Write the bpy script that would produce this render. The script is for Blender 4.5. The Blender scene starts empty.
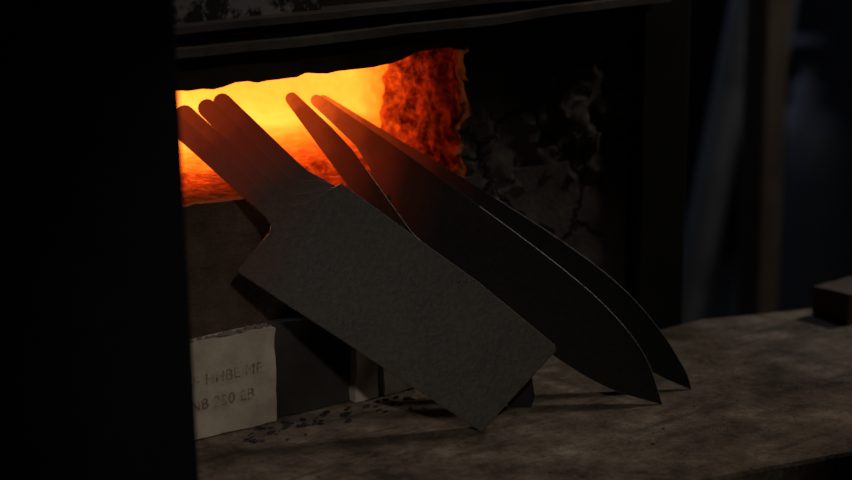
import bpy, bmesh, math, random
from mathutils import Vector, Matrix, noise
random.seed(3)
scn=bpy.context.scene
scn.view_settings.view_transform='Standard'
scn.view_settings.look='None'

# ------------------------------------------------------------------ helpers
def link(o,parent=None):
    scn.collection.objects.link(o)
    if parent is not None: o.parent=parent
    return o
def empty(name,loc=(0,0,0)):
    e=bpy.data.objects.new(name,None); e.location=loc; e.empty_display_size=0.05
    return link(e)
def mesh_obj(name,bm,mat=None,parent=None,smooth=False):
    me=bpy.data.meshes.new(name); bm.normal_update(); bm.to_mesh(me); bm.free()
    if mat: me.materials.append(mat)
    if smooth:
        for p in me.polygons: p.use_smooth=True
    return link(bpy.data.objects.new(name,me),parent)
def grid_box(bm,lo,hi,step):
    lo=Vector(lo);hi=Vector(hi)
    n=[max(1,int(round((hi[i]-lo[i])/step))) for i in range(3)]
    n=[min(k,90) for k in n]
    cache={}
    def V(i,j,k):
        key=(i,j,k)
        if key not in cache:
            cache[key]=bm.verts.new((lo.x+(hi.x-lo.x)*i/n[0],lo.y+(hi.y-lo.y)*j/n[1],lo.z+(hi.z-lo.z)*k/n[2]))
        return cache[key]
    for i in range(n[0]):
        for j in range(n[1]):
            bm.faces.new((V(i,j,0),V(i,j+1,0),V(i+1,j+1,0),V(i+1,j,0)))
            bm.faces.new((V(i,j,n[2]),V(i+1,j,n[2]),V(i+1,j+1,n[2]),V(i,j+1,n[2])))
    for i in range(n[0]):
        for k in range(n[2]):
            bm.faces.new((V(i,0,k),V(i+1,0,k),V(i+1,0,k+1),V(i,0,k+1)))
            bm.faces.new((V(i,n[1],k),V(i,n[1],k+1),V(i+1,n[1],k+1),V(i+1,n[1],k)))
    for j in range(n[1]):
        for k in range(n[2]):
            bm.faces.new((V(0,j,k),V(0,j,k+1),V(0,j+1,k+1),V(0,j+1,k)))
            bm.faces.new((V(n[0],j,k),V(n[0],j+1,k),V(n[0],j+1,k+1),V(n[0],j,k+1)))
def nvec(p,s,seed):
    q=Vector(p)*s+Vector((seed,seed*1.7,-seed))
    return Vector((noise.noise(q),noise.noise(q+Vector((31,7,3))),noise.noise(q+Vector((5,53,19)))))
def rough_box(name,lo,hi,step,amp,mat,parent=None,fn=None,seed=0.0,freq=35):
    bm=bmesh.new(); grid_box(bm,lo,hi,step)
    for v in bm.verts:
        p=v.co.copy()
        d=nvec(p,freq,seed)*amp+nvec(p,freq*3.1,seed+9)*amp*0.45
        if fn: p=fn(p)
        v.co=p+d
    o=mesh_obj(name,bm,mat,parent,smooth=True)
    o.data.set_sharp_from_angle(angle=math.radians(50)) if hasattr(o.data,'set_sharp_from_angle') else None
    return o
def box(bm,lo,hi):
    m=Matrix.Translation((Vector(lo)+Vector(hi))/2)@Matrix.Diagonal((*(Vector(hi)-Vector(lo)),1))
    bmesh.ops.create_cube(bm,size=1,matrix=m)
def bevel(o,w,seg=2):
    m=o.modifiers.new('bevel','BEVEL'); m.width=w; m.segments=seg; m.limit_method='ANGLE'; m.angle_limit=math.radians(35)
def lathe(bm,prof,center,seg=32):
    rings=[]
    for r,z in prof:
        if r<1e-5: rings.append([bm.verts.new((center[0],center[1],center[2]+z))])
        else: rings.append([bm.verts.new((center[0]+r*math.cos(2*math.pi*i/seg),center[1]+r*math.sin(2*math.pi*i/seg),center[2]+z)) for i in range(seg)])
    for a,b in zip(rings,rings[1:]):
        for i in range(seg):
            j=(i+1)%seg
            if len(a)==1 and len(b)>1: bm.faces.new((a[0],b[j],b[i]))
            elif len(b)==1 and len(a)>1: bm.faces.new((a[i],a[j],b[0]))
            elif len(a)>1: bm.faces.new((a[i],a[j],b[j],b[i]))
def tube(bm,a,b,r,seg=20):
    a=Vector(a);b=Vector(b);d=b-a
    m=Matrix.Translation((a+b)/2)@d.to_track_quat('Z','Y').to_matrix().to_4x4()
    bmesh.ops.create_cone(bm,segments=seg,radius1=r,radius2=r,depth=d.length,cap_ends=True,matrix=m)

# ------------------------------------------------------------------ materials
def newmat(name):
    m=bpy.data.materials.new(name); m.use_nodes=True; nt=m.node_tree
    return m,nt,nt.nodes['Principled BSDF']
def N(nt,t,**kw):
    n=nt.nodes.new(t)
    for k,v in kw.items(): setattr(n,k,v)
    return n
def ramp(nt,stops,src=None,interp='LINEAR'):
    r=N(nt,'ShaderNodeValToRGB'); cr=r.color_ramp; cr.interpolation=interp
    while len(cr.elements)<len(stops): cr.elements.new(0.5)
    for e,(p,c) in zip(cr.elements,stops):
        e.position=p; e.color=(*c,1) if len(c)==3 else c
    if src is not None: nt.links.new(src,r.inputs[0])
    return r
def noisen(nt,scale,detail=6,rough=0.6,vec=None):
    n=N(nt,'ShaderNodeTexNoise'); n.inputs['Scale'].default_value=scale; n.inputs['Detail'].default_value=detail; n.inputs['Roughness'].default_value=rough
    if vec is not None: nt.links.new(vec,n.inputs['Vector'])
    return n
def math_(nt,op,a,b=None,clamp=False):
    n=N(nt,'ShaderNodeMath',operation=op); n.use_clamp=clamp
    for i,x in enumerate((a,b)):
        if x is None: continue
        if isinstance(x,(int,float)): n.inputs[i].default_value=x
        else: nt.links.new(x,n.inputs[i])
    return n.outputs[0]
def mix(nt,fac,a,b,mode='MIX'):
    n=N(nt,'ShaderNodeMix',data_type='RGBA',blend_type=mode)
    if isinstance(fac,(int,float)): n.inputs[0].default_value=fac
    else: nt.links.new(fac,n.inputs[0])
    for idx,x in ((6,a),(7,b)):
        if isinstance(x,tuple): n.inputs[idx].default_value=(*x,1)
        else: nt.links.new(x,n.inputs[idx])
    return n.outputs[2]
def bump(nt,bs,h,strength=0.4,dist=0.002):
    b=N(nt,'ShaderNodeBump'); b.inputs['Strength'].default_value=strength; b.inputs['Distance'].default_value=dist
    nt.links.new(h,b.inputs['Height']); nt.links.new(b.outputs[0],bs.inputs['Normal'])
def mottled(name,c1,c2,scale=30,rough=0.8,metal=0.0,bstr=0.4,bdist=0.002,c3=None,spec=0.5,lo=0.32,hi=0.68):
    m,nt,bs=newmat(name)
    g=N(nt,'ShaderNodeNewGeometry')
    n=noisen(nt,scale,8,0.65,g.outputs['Position'])
    stops=[(lo,c1),(hi,c2)] if c3 is None else [(lo,c1),(0.5,c2),(hi,c3)]
    r=ramp(nt,stops,n.outputs['Fac'])
    nt.links.new(r.outputs[0],bs.inputs['Base Color'])
    bs.inputs['Roughness'].default_value=rough; bs.inputs['Metallic'].default_value=metal
    bs.inputs['Specular IOR Level'].default_value=spec
    n2=noisen(nt,scale*4,6,0.7,g.outputs['Position'])
    bump(nt,bs,n2.outputs['Fac'],bstr,bdist)
    return m

def furnace_mat(name,cA,cB,cracks=False,glow=True,span=0.26,tb=0.0):
    """refractory brick: tinted red and incandescent with depth (y) into the chamber, hottest near the burner at the left"""
    m,nt,bs=newmat(name)
    g=N(nt,'ShaderNodeNewGeometry'); sep=N(nt,'ShaderNodeSeparateXYZ'); nt.links.new(g.outputs['Position'],sep.inputs[0])
    P=g.outputs['Position']
    n=noisen(nt,28,8,0.65,P); nf=noisen(nt,160,5,0.75,P); nm=noisen(nt,75,6,0.7,P)
    col=ramp(nt,[(0.3,cA),(0.7,cB)],n.outputs['Fac']).outputs[0]
    h=nf.outputs['Fac']
    if cracks:
        warp=noisen(nt,14,5,0.6,P)
        vm=N(nt,'ShaderNodeVectorMath',operation='SCALE'); nt.links.new(warp.outputs['Color'],vm.inputs[0]); vm.inputs['Scale'].default_value=0.06
        va=N(nt,'ShaderNodeVectorMath',operation='ADD'); nt.links.new(P,va.inputs[0]); nt.links.new(vm.outputs[0],va.inputs[1])
        vo=N(nt,'ShaderNodeTexVoronoi',feature='DISTANCE_TO_EDGE'); vo.inputs['Scale'].default_value=11; nt.links.new(va.outputs[0],vo.inputs['Vector'])
        cr=ramp(nt,[(0.0,(0,0,0)),(0.035,(1,1,1))],vo.outputs['Distance']).outputs[0]
        crk=math_(nt,'MAXIMUM',cr,ramp(nt,[(0.48,(0,0,0)),(0.56,(1,1,1))],noisen(nt,9,2,0.5,P).outputs['Fac']).outputs[0])
        col=mix(nt,crk,(0.02,0.017,0.014),col)
        h=math_(nt,'ADD',h,math_(nt,'MULTIPLY',crk,1.2))
    if glow:
        sc=math_(nt,'MULTIPLY',math_(nt,'SUBTRACT',sep.outputs['Y'],0.006),160.0,clamp=True)
        red_tint=ramp(nt,[(0.38,(0.012,0.0018,0.001)),(0.52,(0.08,0.012,0.004)),(0.68,(0.20,0.036,0.010))],nm.outputs['Fac']).outputs[0]  # dark red painted into the base colour so reflected glow turns red
        col=mix(nt,sc,col,red_tint)
    nt.links.new(col,bs.inputs['Base Color']); bs.inputs['Roughness'].default_value=0.95
    bs.inputs['Specular IOR Level'].default_value=0.1
    bump(nt,bs,h,0.9,0.003 if glow else 0.002)
    if glow:
        yy=math_(nt,'SUBTRACT',sep.outputs['Y'],0.008)
        t=math_(nt,'ADD',math_(nt,'DIVIDE',yy,span),tb)
        amt=math_(nt,'MINIMUM',math_(nt,'MULTIPLY',math_(nt,'MAXIMUM',yy,0.0),20.0),1.0)
        # radiation evens out the brick contrast deep in the chamber
        calm=math_(nt,'SUBTRACT',1.0,math_(nt,'MULTIPLY',math_(nt,'MINIMUM',math_(nt,'MAXIMUM',math_(nt,'SUBTRACT',sep.outputs['Y'],0.10),0.0),0.18),4.2))
        hotx=math_(nt,'MULTIPLY',math_(nt,'SUBTRACT',0.15,sep.outputs['X']),0.9)
        var=math_(nt,'ADD',math_(nt,'MULTIPLY',math_(nt,'SUBTRACT',nm.outputs['Fac'],0.5),0.6),math_(nt,'MULTIPLY',math_(nt,'SUBTRACT',nf.outputs['Fac'],0.5),0.8))
        if not cracks: t=math_(nt,'MINIMUM',t,1.05); t=math_(nt,'ADD',t,math_(nt,'MULTIPLY',hotx,amt))
        t2=math_(nt,'DIVIDE',math_(nt,'ADD',t,math_(nt,'MULTIPLY',math_(nt,'MULTIPLY',var,amt),calm)),1.3,clamp=True)
        er=ramp(nt,[(0.0,(0,0,0)),(0.09,(0.0015,0.0,0)),(0.18,(0.014,0.0005,0.0001)),(0.30,(0.06,0.0028,0.0002)),(0.44,(0.17,0.014,0.0008)),(0.60,(0.36,0.048,0.002)),(0.76,(0.62,0.118,0.010)),(1.0,(1.0,0.27,0.055))],t2)
        def inside(s,lo,hi): return math_(nt,'MULTIPLY',math_(nt,'GREATER_THAN',s,lo),math_(nt,'LESS_THAN',s,hi))
        msk=math_(nt,'MULTIPLY',math_(nt,'MULTIPLY',inside(sep.outputs['X'],-0.42,0.285),inside(sep.outputs['Y'],0.0,0.52)),inside(sep.outputs['Z'],0.12,0.355))
        nt.links.new(er.outputs[0],bs.inputs['Emission Color'])
        nt.links.new(math_(nt,'MULTIPLY',msk,6.0),bs.inputs['Emission Strength'])
    return m

M_brick=furnace_mat('refractory_brown',(0.045,0.03,0.022),(0.12,0.08,0.058))
M_front=furnace_mat('furnace_front_brown',(0.035,0.024,0.018),(0.09,0.062,0.046),glow=False)
M_plaster=furnace_mat('refractory_plaster_cracked',(0.05,0.041,0.035),(0.12,0.10,0.084),cracks=True,span=0.20)
M_firebrick=mottled('firebrick_beige',(0.30,0.25,0.19),(0.56,0.48,0.375),26,0.9,0,0.6,0.0014)
M_darkbrick=mottled('firebrick_dark',(0.016,0.0135,0.011),(0.036,0.030,0.025),22,0.9,0,0.5,0.0012)  # much darker brick tone, used for one brick only
M_edge=mottled('furnace_edge_steel',(0.05,0.038,0.030),(0.17,0.14,0.115),18,0.6,0.1,0.5,0.001)
M_whit=mottled('flaking_whitewash',(0.02,0.02,0.02),(0.42,0.40,0.38),38,0.8,0,0.5,0.001,lo=0.48,hi=0.54)
M_dark=mottled('blackened_steel',(0.004,0.004,0.005),(0.008,0.008,0.010),12,0.8,0.0,0.3,0.001,spec=0.1)
M_cornersteel=mottled('dark_corner_steel',(0.007,0.006,0.005),(0.017,0.015,0.013),12,0.85,0.0,0.3,0.001,spec=0.15)
M_flake=mottled('scale_flake',(0.01,0.01,0.01),(0.05,0.045,0.04),60,0.7,0.2)
M_ash=mottled('grey_ash_lumps',(0.08,0.07,0.06),(0.25,0.22,0.2),60,0.9,0.0)
M_ink=mottled('brick_stamp_ink',(0.19,0.15,0.11),(0.42,0.36,0.28),140,0.9,0.0,lo=0.44,hi=0.56)
M_floor=mottled('workshop_floor',(0.03,0.028,0.026),(0.06,0.056,0.05),5,0.85)
M_wall=mottled('workshop_wall',(0.025,0.025,0.028),(0.045,0.045,0.05),3,0.9)
M_pipe=mottled('galvanised_pipe',(0.14,0.15,0.17),(0.26,0.28,0.31),10,0.5,0.3)
M_wood=mottled('old_timber',(0.06,0.042,0.03),(0.12,0.085,0.06),14,0.8)
M_blue=mottled('blue_grey_paint',(0.04,0.048,0.065),(0.07,0.08,0.105),8,0.6)
M_redc=mottled('red_paint',(0.10,0.02,0.015),(0.16,0.03,0.02),8,0.6)
M_edgeglint=mottled('steel_edge_highlight',(0.45,0.43,0.40),(0.7,0.67,0.62),80,0.35,0.6,0.2,0.0005)  # pale blade edges, rim-light highlights put into their colour

# table top
M_table,nt,bs=newmat('hearth_table_top')
g=N(nt,'ShaderNodeNewGeometry'); P=g.outputs['Position']
n=noisen(nt,13,10,0.78,P)
base=ramp(nt,[(0.38,(0.055,0.041,0.029)),(0.46,(0.14,0.107,0.076)),(0.55,(0.23,0.182,0.132)),(0.66,(0.44,0.365,0.275))],n.outputs['Fac']).outputs[0]
mp=N(nt,'ShaderNodeMapping'); mp.inputs['Scale'].default_value=(9,70,9); mp.inputs['Rotation'].default_value=(0,0,0.35); nt.links.new(P,mp.inputs['Vector'])
st=noisen(nt,1,5,0.6,mp.outputs[0])
base=mix(nt,ramp(nt,[(0.54,(0,0,0)),(0.68,(0.7,0.7,0.7))],st.outputs['Fac']).outputs[0],base,(0.05,0.037,0.027))
fine=noisen(nt,200,4,0.8,P)
base=mix(nt,ramp(nt,[(0.55,(0,0,0)),(0.64,(0.7,0.7,0.7))],fine.outputs['Fac']).outputs[0],base,(0.05,0.038,0.028))
nt.links.new(base,bs.inputs['Base Color']); bs.inputs['Roughness'].default_value=0.8; bs.inputs['Specular IOR Level'].default_value=0.25
bump(nt,bs,math_(nt,'ADD',fine.outputs['Fac'],n.outputs['Fac']),0.8,0.0025)

def blank_mat(name,c1,c2,rough,metal=0.3,spec=0.5,shift=0.03,ns=30,em=1.0):
    m,nt,bs=newmat(name)
    g=N(nt,'ShaderNodeNewGeometry'); P=g.outputs['Position']; sep=N(nt,'ShaderNodeSeparateXYZ'); nt.links.new(P,sep.inputs[0])
    n=noisen(nt,ns,9,0.7,P); n2=noisen(nt,300,4,0.7,P)
    f=math_(nt,'ADD',math_(nt,'MULTIPLY',n.outputs['Fac'],0.6),math_(nt,'MULTIPLY',n2.outputs['Fac'],0.4))
    r=ramp(nt,[(0.40,c1),(0.60,c2)],f)
    t=math_(nt,'DIVIDE',math_(nt,'ADD',sep.outputs['Y'],shift),0.09,clamp=True)
    # base colour goes black-brown towards the hot end
    nt.links.new(mix(nt,math_(nt,'MULTIPLY',t,1.9,clamp=True),r.outputs[0],(0.014,0.006,0.0035)),bs.inputs['Base Color'])
    nt.links.new(ramp(nt,[(0.3,(rough-0.12,)*3),(0.7,(rough+0.15,)*3)],n.outputs['Fac']).outputs[0],bs.inputs['Roughness'])
    bs.inputs['Metallic'].default_value=metal; bs.inputs['Specular IOR Level'].default_value=spec
    bump(nt,bs,n2.outputs['Fac'],0.6,0.001)
    t=math_(nt,'ADD',t,math_(nt,'MULTIPLY',math_(nt,'MULTIPLY',math_(nt,'SUBTRACT',n.outputs['Fac'],0.5),0.5),t),clamp=True)
    e=ramp(nt,[(0,(0,0,0)),(0.25,(0.006,0.0006,0.0)),(0.5,(0.06,0.005,0.001)),(0.75,(0.24,0.022,0.003)),(1,(0.8,0.10,0.01))],t)
    nt.links.new(e.outputs[0],bs.inputs['Emission Color']); bs.inputs['Emission Strength'].default_value=em
    return m
M_cleaver=blank_mat('ground_steel_scale',(0.042,0.0365,0.031),(0.095,0.084,0.071),0.6,shift=0.05,em=1.15)
M_blade=blank_mat('dark_forge_scale',(0.006,0.0055,0.0055),(0.016,0.015,0.015),0.65,0.0,0.18,em=1.3)

# ------------------------------------------------------------------ blanks
def blank(name,P0,D,W,pts,thick,mat,off=0.0,bev=0.0005):
    D=Vector(D).normalized(); W=Vector(W); W=(W-D*W.dot(D)).normalized(); n=D.cross(W)
    bm=bmesh.new(); P0=Vector(P0)-n*off
    fr=[bm.verts.new(P0+D*a*0.001+W*b*0.001) for a,b in pts]
    bk=[bm.verts.new(v.co-n*thick) for v in fr]
    k=len(pts)
    for i in range(k):
        j=(i+1)%k; ff=bm.faces.new((fr[i],bk[i],bk[j],fr[j]))
        if pts[i][0]>-215 and pts[j][0]>-215: ff.material_index=1
    f1=bm.faces.new(fr); f2=bm.faces.new(bk[::-1])
    bmesh.ops.recalc_face_normals(bm,faces=bm.faces)
    o=mesh_obj(name,bm,mat); o.data.materials.append(M_edgeglint); bevel(o,bev,2)
    return o
def arc(c,r,a0,a1,n):
    return [(c[0]+r*math.cos(math.radians(a0+(a1-a0)*i/n)),c[1]+r*math.sin(math.radians(a0+(a1-a0)*i/n))) for i in range(n+1)]

cB=Vector((0.0666,-0.1308,0.0)); cA=Vector((-0.075,-0.030,0.123)); cC=Vector((0.1274,-0.1444,0.0535))
cD=(cB-cA).normalized(); cW=cC-cB
tips=[(-315,63.5,50),(-311,73,60),(-300,86,71),(-293,96,84)]
for i,(ta,tb,sb) in enumerate(tips):
    h=6.6; ins=0 if i==0 else 2.5
    dirx=Vector((-212-ta,sb-tb)); ang=math.degrees(math.atan2(dirx.y,dirx.x))
    tip=arc((ta+h,tb),h,ang+90,ang+270,8)
    top=[(-185,94-ins),(-199,min(sb+17,93-ins)),(-208,min(sb+h+3,92-ins)),(-218,sb+h)]
    pts=[(0-ins,0+ins),(16-ins,80-ins*0.5),(13-ins,83-ins),(-60,90-ins),(-127,92-ins)]+top
    pts+=tip+[(-218,sb-h),(-211,sb-h-3),(-209+ins,sb-h-8),(-213+ins,1+ins),(-212+ins,ins)]
    blank('cleaver_blank' if i==0 else 'cleaver_blank.%03d'%i,cB,cD,cW,pts,0.0028,M_cleaver,off=i*0.0032)

def smooth_curve(ctrl,n=6):
    out=[]
    c=[Vector((*p,0)) for p in ctrl]; c=[c[0]*2-c[1]]+c+[c[-1]*2-c[-2]]
    for i in range(1,len(c)-2):
        for k in range(n):
            t=k/n; p0,p1,p2,p3=c[i-1:i+3]
            q=0.5*((2*p1)+(-p0+p2)*t+(2*p0-5*p1+4*p2-p3)*t*t+(-p0+3*p1-3*p2+p3)*t**3)
            out.append((q.x,q.y))
    out.append(tuple(ctrl[-1])); return out
yp=smooth_curve([(-348,4),(-277,13),(-203,21),(-127,27),(-77,27),(-35,19),(0,0)])
yp+=smooth_curve([(0,0),(-37,-17),(-79,-26),(-150,-34),(-232,-39)])[1:]+[(-240,-38),(-262,-26),(-285,-13),(-305,-7)]+arc((-350,-1),4.5,270,100,6)
blank('curved_knife_blank',(0.2145,-0.1697,0.0),(0.4484,-0.6292,-0.6349),(0.5613,-0.3546,0.7478),yp,0.0028,M_blade)
zp=smooth_curve([(-360,4),(-297,12),(-225,21),(-152,28),(-94,29),(-48,21),(-14,9),(0,0)])
zp+=smooth_curve([(0,0),(-27,-7),(-80,-15),(-150,-20),(-232,-26)])[1:]+[(-250,-25),(-270,-15),(-300,-6)]+arc((-362,-1),4.5,270,100,6)
blank('curved_knife_blank.001',(0.2597,-0.1573,0.0),(0.5212,-0.6010,-0.6060),(0.5707,-0.2825,0.7710),zp,0.0028,M_blade)
xp=arc((-263,-1),4.8,260,100,6)+[(-227,5),(-203,4),(-173,-1),(-129,-8),(-60,-8),(0,-12),(25,-30),(34,-48),(0,-50),(-90,-46),(-115,-40),(-122,-26),(-140,-22),(-190,-17),(-224,-12)]
blank('slim_knife_blank',(0.1449,-0.1077,0.0462),(0.4369,-0.5793,-0.6881),(0.6291,-0.3500,0.6941),xp,0.0028,M_blade)

# ------------------------------------------------------------------ furnace
fz=empty('forge_furnace',(0,0,-0.85))
def par(o):
    o.parent=fz; o.matrix_parent_inverse=Matrix.Translation((0,0,0.85)); return o
def silltop(p):
    if p.z>0.10:
        s=min(1,max(0,(p.x+0.02)/0.09)); p=p.copy(); p.z-=0.016*s*((p.z-0.10)/0.068)
    return p
def chip(p):
    if p.z<0.268:
        s=max(0,1-abs(p.x-0.135)/0.05); p=p.copy(); p.z+=0.009*s*(1 if p.y<0.06 else 0.4)
    return p
def flare(p):
    if p.x<0.2 and p.y<0.03:
        p=p.copy(); k=noise.noise(Vector((p.z*70,3.3,7.1)))+0.5*noise.noise(Vector((p.z*190,1.3,2.1)))
        p.x+=0.007*k*(1-p.y/0.03)*(0.2-p.x)/0.037
    return p
par(rough_box('sill',(-0.5,0.0,-0.06),(0.163,0.10,0.168),0.011,0.0035,M_brick,fn=silltop,seed=1))
par(rough_box('sill_right',(0.163,0.0,-0.06),(0.345,0.10,0.156),0.011,0.003,M_plaster,seed=2))
par(rough_box('jamb_right',(0.163,0.0,0.14),(0.345,0.10,0.268),0.0032,0.007,M_plaster,fn=flare,seed=2,freq=60))
par(rough_box('jamb_left',(-0.5,0.0,0.15),(-0.27,0.10,0.262),0.011,0.004,M_brick,seed=5))
par(rough_box('lintel',(-0.5,0.0,0.2515),(0.345,0.10,0.285),0.0095,0.004,M_brick,fn=chip,seed=4))
par(rough_box('upper_front',(-0.5,0.012,0.285),(0.345,0.10,0.55),0.02,0.002,M_front,seed=6))
par(rough_box('base',(-0.5,0.0,-0.85),(0.345,0.6,-0.06),0.05,0.002,M_front,seed=7))
par(rough_box('chamber_floor',(-0.5,0.10,0.05),(0.345,0.6,0.160),0.012,0.003,M_brick,seed=8))
par(rough_box('chamber_back',(-0.5,0.50,0.155),(0.345,0.6,0.55),0.03,0.004,M_brick,seed=9))
par(rough_box('chamber_right',(0.27,0.10,0.155),(0.345,0.5,0.55),0.02,0.004,M_brick,seed=10))
par(rough_box('chamber_left',(-0.5,0.10,0.155),(-0.4,0.5,0.55),0.03,0.004,M_brick,seed=11))
par(rough_box('chamber_roof',(-0.4,0.10,0.34),(0.27,0.5,0.55),0.03,0.004,M_brick,seed=12))
def sag(a):
    def fn(p):
        p=p.copy(); p.z-=a*math.sin(max(0,min(1,(p.x+0.3)/0.6))*math.pi); return p
    return fn
par(rough_box('ledge_plate_lower',(-0.5,-0.030,0.281),(0.36,0.02,0.287),0.02,0.0012,M_edge,fn=sag(0.003),seed=13,freq=12))
par(rough_box('ledge_plate_upper',(-0.5,-0.022,0.291),(0.36,0.02,0.296),0.02,0.0014,M_edge,fn=sag(-0.003),seed=14,freq=12))
par(rough_box('whitewashed_band',(-0.5,-0.006,0.296),(0.02,0.02,0.36),0.02,0.001,M_whit,seed=15))
bm=bmesh.new(); box(bm,(0.345,-0.012,-0.85),(0.405,0.6,0.55)); o=mesh_obj('corner_post',bm,M_cornersteel); bevel(o,0.004); par(o)

# furnace shield plate standing to the left
bm=bmesh.new()
box(bm,(-0.70,-0.215,-0.85),(-0.2395,-0.200,0.75))
box(bm,(-0.70,-0.200,-0.85),(-0.66,-0.16,0.75))
box(bm,(-0.60,-0.2,0.55),(-0.45,-0.16,0.57))
o=mesh_obj('furnace_shield_plate',bm,M_dark); bevel(o,0.002)
o.matrix_world=Matrix.Translation((-0.2395,0,0.23))@Matrix.Rotation(math.radians(-1.7),4,'Y')@Matrix.Translation((0.2395,0,-0.23))

# ------------------------------------------------------------------ hearth table
tb=empty('hearth_table',(0.2,-0.15,-0.85))
def part(name,bm,mat,bw=0.002):
    o=mesh_obj(name,bm,mat); bevel(o,bw); o.parent=tb; o.matrix_parent_inverse=Matrix.Translation((-0.2,0.15,0.85)); return o
outline=[(-0.215,-0.002),(-0.215,-0.225),(0.1056,-0.2993),(0.24,-0.3292),(0.75,-0.44),(0.78,-0.30),(0.70,-0.11),(0.56,-0.065),(0.47,-0.035),(0.42,-0.016),(0.37,-0.016),(0.34,-0.003)]
bm=bmesh.new()
bot=[bm.verts.new((x,y,-0.028)) for x,y in outline]; f=bm.faces.new(bot)
r=bmesh.ops.extrude_face_region(bm,geom=[f])
for v in r['geom']:
    if isinstance(v,bmesh.types.BMVert): v.co.z=0
bmesh.ops.recalc_face_normals(bm,faces=bm.faces)
part('top_slab',bm,M_table,0.004)
bm=bmesh.new()
a=Vector((-0.2,-0.226,0));b=Vector((0.74,-0.435,0)); d=(b-a).normalized(); nn=Vector((d.y,-d.x,0))
vs=[]
for z in (-0.075,-0.030):
    for q in (a,b,b+nn*0.012,a+nn*0.012): vs.append(bm.verts.new((q.x,q.y,z)))
for idx in ((0,1,2,3),(4,5,6,7),(0,1,5,4),(1,2,6,5),(2,3,7,6),(3,0,4,7)): bm.faces.new([vs[i] for i in idx])
bmesh.ops.recalc_face_normals(bm,faces=bm.faces)
part('front_rail',bm,M_edge)
bm=bmesh.new()
for x,y in ((-0.19,-0.2),(0.70,-0.39),(0.66,-0.14),(-0.19,-0.05)):
    box(bm,(x-0.02,y-0.02,-0.85),(x+0.02,y+0.02,-0.028))
part('legs',bm,M_dark)

# firebricks at the foot of the furnace
def brick(name,lo,hi,mat,seed):
    return rough_box(name,lo,hi,0.008,0.0012,mat,seed=seed,freq=60)
fb=brick('firebrick',(-0.215,-0.016,0.001),(-0.0335,-0.001,0.072),M_firebrick,21)
brick('firebrick.001',(-0.0315,-0.012,0.001),(0.0375,-0.001,0.0725),M_darkbrick,22)
brick('firebrick.002',(0.0395,-0.018,0.001),(0.0605,-0.001,0.071),M_firebrick,23)
brick('firebrick.003',(0.0665,-0.018,0.001),(0.14,-0.001,0.071),M_firebrick,24)
brick('firebrick.004',(0.50,-0.115,0.001),(0.66,-0.075,0.028),M_wood,25)
def stamp(txt,x,z,size):
    c=bpy.data.curves.new('stamp','FONT'); c.body=txt; c.size=size; c.extrude=0.0003; c.space_character=1.1
    o=bpy.data.objects.new('stamp',c); o.location=(x,-0.0167,z); o.rotation_euler=(math.radians(90),0,0)
    c.materials.append(M_ink); link(o); o.parent=fb
stamp('REFH 85 HHBE ME',-0.145,0.041,0.0115)
stamp('TK 34 NB 230 EB',-0.145,0.023,0.0115)

# scale flakes and ash
def flake(bm,x,y,z,s):
    k=random.randint(4,6); a0=random.random()*6
    tilt=Vector((random.uniform(-.4,.4),random.uniform(-.4,.4)))
    top=[];bo=[]
    for i in range(k):
        a=a0+i*2*math.pi/k; r=s*random.uniform(.5,1.1)
        dx=r*math.cos(a)*1.5; dy=r*math.sin(a)
        zz=z+0.0003+max(0,dx*tilt.x+dy*tilt.y)
        bo.append(bm.verts.new((x+dx,y+dy,zz))); top.append(bm.verts.new((x+dx*.85,y+dy*.85,zz+s*.35)))
    bm.faces.new(bo[::-1]); bm.faces.new(top)
    for i in range(k):
        j=(i+1)%k; bm.faces.new((bo[i],bo[j],top[j],top[i]))
bm=bmesh.new()
for _ in range(38): flake(bm,random.gauss(-0.03,0.022),min(-0.022,random.gauss(-0.032,0.009)),0,random.uniform(.0008,.0032))
for _ in range(30): flake(bm,random.gauss(0.055,0.03),min(-0.023,random.gauss(-0.035,0.012)),0,random.uniform(.0008,.0032))
for _ in range(110): flake(bm,random.uniform(-.18,.55),random.uniform(-.26,-.022),0,random.uniform(.0004,.0012))
mesh_obj('forge_scale_flakes',bm,M_flake)
bm=bmesh.new()
for _ in range(60): flake(bm,random.uniform(-.14,-.035),random.uniform(-.012,-.006),0.0722,random.uniform(.0010,.0034))
o=mesh_obj('ash_crumbs',bm,M_ash); o.parent=fb

# ------------------------------------------------------------------ workshop background
def shell(name,lo,hi,mat):
    bm=bmesh.new(); box(bm,lo,hi); return mesh_obj(name,bm,mat)
shell('floor',(-2.5,-3,-0.9),(3.6,2.6,-0.85),M_floor)
shell('wall_back',(-2.5,2.5,-0.85),(3.6,2.6,1.9),M_wall)
shell('wall_right',(3.5,-3,-0.85),(3.6,2.5,1.9),M_wall)
shell('wall_left',(-2.6,-3,-0.85),(-2.5,2.6,1.9),M_wall)
shell('wall_front',(-2.5,-3.1,-0.85),(3.6,-3,1.9),M_wall)
shell('ceiling',(-2.6,-3.1,1.9),(3.6,2.6,1.95),M_wall)

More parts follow.
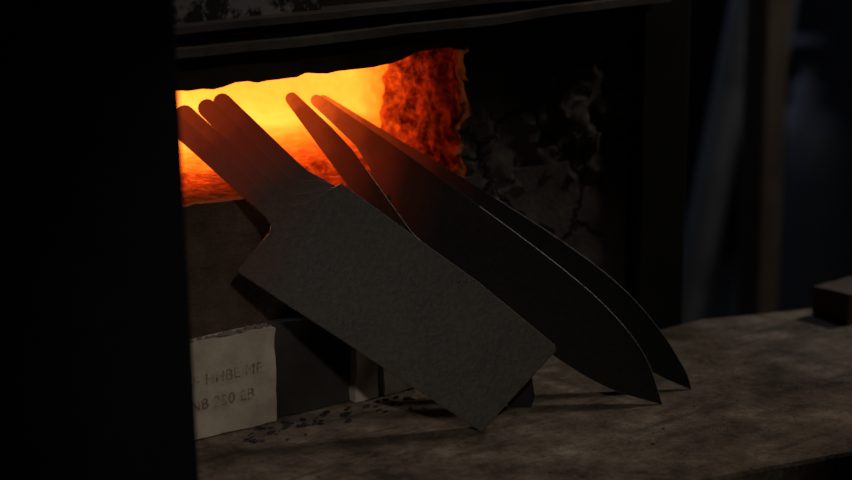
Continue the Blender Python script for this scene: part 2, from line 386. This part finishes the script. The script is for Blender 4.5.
rk=empty('pipe_rack',(1.5,0.8,-0.85))
def rp(name,bm,mat):
    o=mesh_obj(name,bm,mat,smooth=False); o.parent=rk; o.matrix_parent_inverse=Matrix.Translation((-1.5,-0.8,0.85)); return o
bm=bmesh.new(); tube(bm,(1.185,0.824,-0.845),(1.45,0.60,1.3),0.026); rp('leaning_pipe',bm,M_pipe)
bm=bmesh.new(); tube(bm,(1.28,0.78,-0.845),(1.49,0.62,1.3),0.012); rp('leaning_bar',bm,M_pipe)
bm=bmesh.new(); tube(bm,(1.36,0.72,1.2),(1.9,0.50,1.2),0.02); rp('rail',bm,M_dark)
bm=bmesh.new(); box(bm,(1.86,0.47,-0.85),(1.92,0.53,1.25)); box(bm,(1.33,0.70,-0.85),(1.37,0.74,1.25)); rp('uprights',bm,M_dark)
bm=bmesh.new(); box(bm,(1.06,0.47,-0.85),(1.10,0.51,1.898)); o=mesh_obj('timber_post',bm,M_wood); bevel(o,0.005)
bm=bmesh.new()
lathe(bm,[(0,0),(0.085,0),(0.09,0.02),(0.09,0.64),(0.082,0.70),(0.055,0.74),(0.03,0.755),(0.03,0.79),(0.016,0.795),(0.016,0.84),(0.035,0.845),(0.035,0.865),(0,0.868)],(1.85,1.06,-0.85))
mesh_obj('gas_cylinder',bm,M_blue,smooth=True)
bm=bmesh.new()
lathe(bm,[(0,0),(0.055,0),(0.06,0.02),(0.06,0.42),(0.05,0.47),(0.02,0.49),(0.02,0.52),(0.045,0.525),(0.045,0.54),(0,0.545)],(1.30,0.42,-0.30))
o=mesh_obj('fire_extinguisher',bm,M_redc,smooth=True)
bm=bmesh.new(); box(bm,(1.15,0.33,-0.33),(1.6,0.55,-0.30)); box(bm,(1.16,0.34,-0.85),(1.19,0.37,-0.33)); box(bm,(1.56,0.51,-0.85),(1.59,0.54,-0.33)); box(bm,(1.56,0.34,-0.85),(1.59,0.37,-0.33)); box(bm,(1.16,0.51,-0.85),(1.19,0.54,-0.33))
mesh_obj('side_stand',bm,M_dark)

# ------------------------------------------------------------------ lights
def area(name,loc,target,size,energy,color,spot=None,blend=1):
    if spot:
        l=bpy.data.lights.new(name,'SPOT'); l.spot_size=math.radians(spot); l.spot_blend=blend; l.shadow_soft_size=size
    else:
        l=bpy.data.lights.new(name,'AREA'); l.size=size
    l.energy=energy; l.color=color
    o=bpy.data.objects.new(name,l); o.location=loc
    o.rotation_euler=(Vector(target)-Vector(loc)).to_track_quat('-Z','Y').to_euler()
    return link(o)
area('key_lamp',(-0.68,-1.35,0.88),(-0.03,-0.11,-0.01),0.04,16.5,(1.0,0.92,0.82),spot=24)
area('back_fill_light',(0.9,2.2,1.6),(1.4,0.8,-0.1),0.6,5,(0.65,0.75,1.0))  # bluish fill added to light the background, no window there
area('background_fill_spot',(0.3,-1.0,1.7),(1.6,1.0,-0.2),0.3,5.5,(0.75,0.83,1.0),spot=45)  # unseen spot added to brighten the background shapes
area('rim_lamp',(1.2,-0.25,1.0),(0.25,-0.18,0.02),0.12,3.2,(1.0,0.90,0.80))
w=bpy.data.worlds.new('dim_world'); scn.world=w; w.use_nodes=True
w.node_tree.nodes['Background'].inputs[0].default_value=(0.5,0.6,0.8,1); w.node_tree.nodes['Background'].inputs[1].default_value=0.003

# ------------------------------------------------------------------ camera
th=math.radians(40); ph=math.radians(13)
Fv=Vector((math.sin(th)*math.cos(ph),math.cos(th)*math.cos(ph),-math.sin(ph)))
cam=bpy.data.cameras.new('camera'); cam.sensor_width=36; cam.lens=90; cam.clip_start=0.05
co=bpy.data.objects.new('camera',cam); link(co)
co.location=(-0.9114,-1.2333,0.4830)
co.rotation_euler=Fv.to_track_quat('-Z','Y').to_euler()
cam.dof.use_dof=True; cam.dof.focus_distance=1.56; cam.dof.aperture_fstop=4.5
scn.camera=co
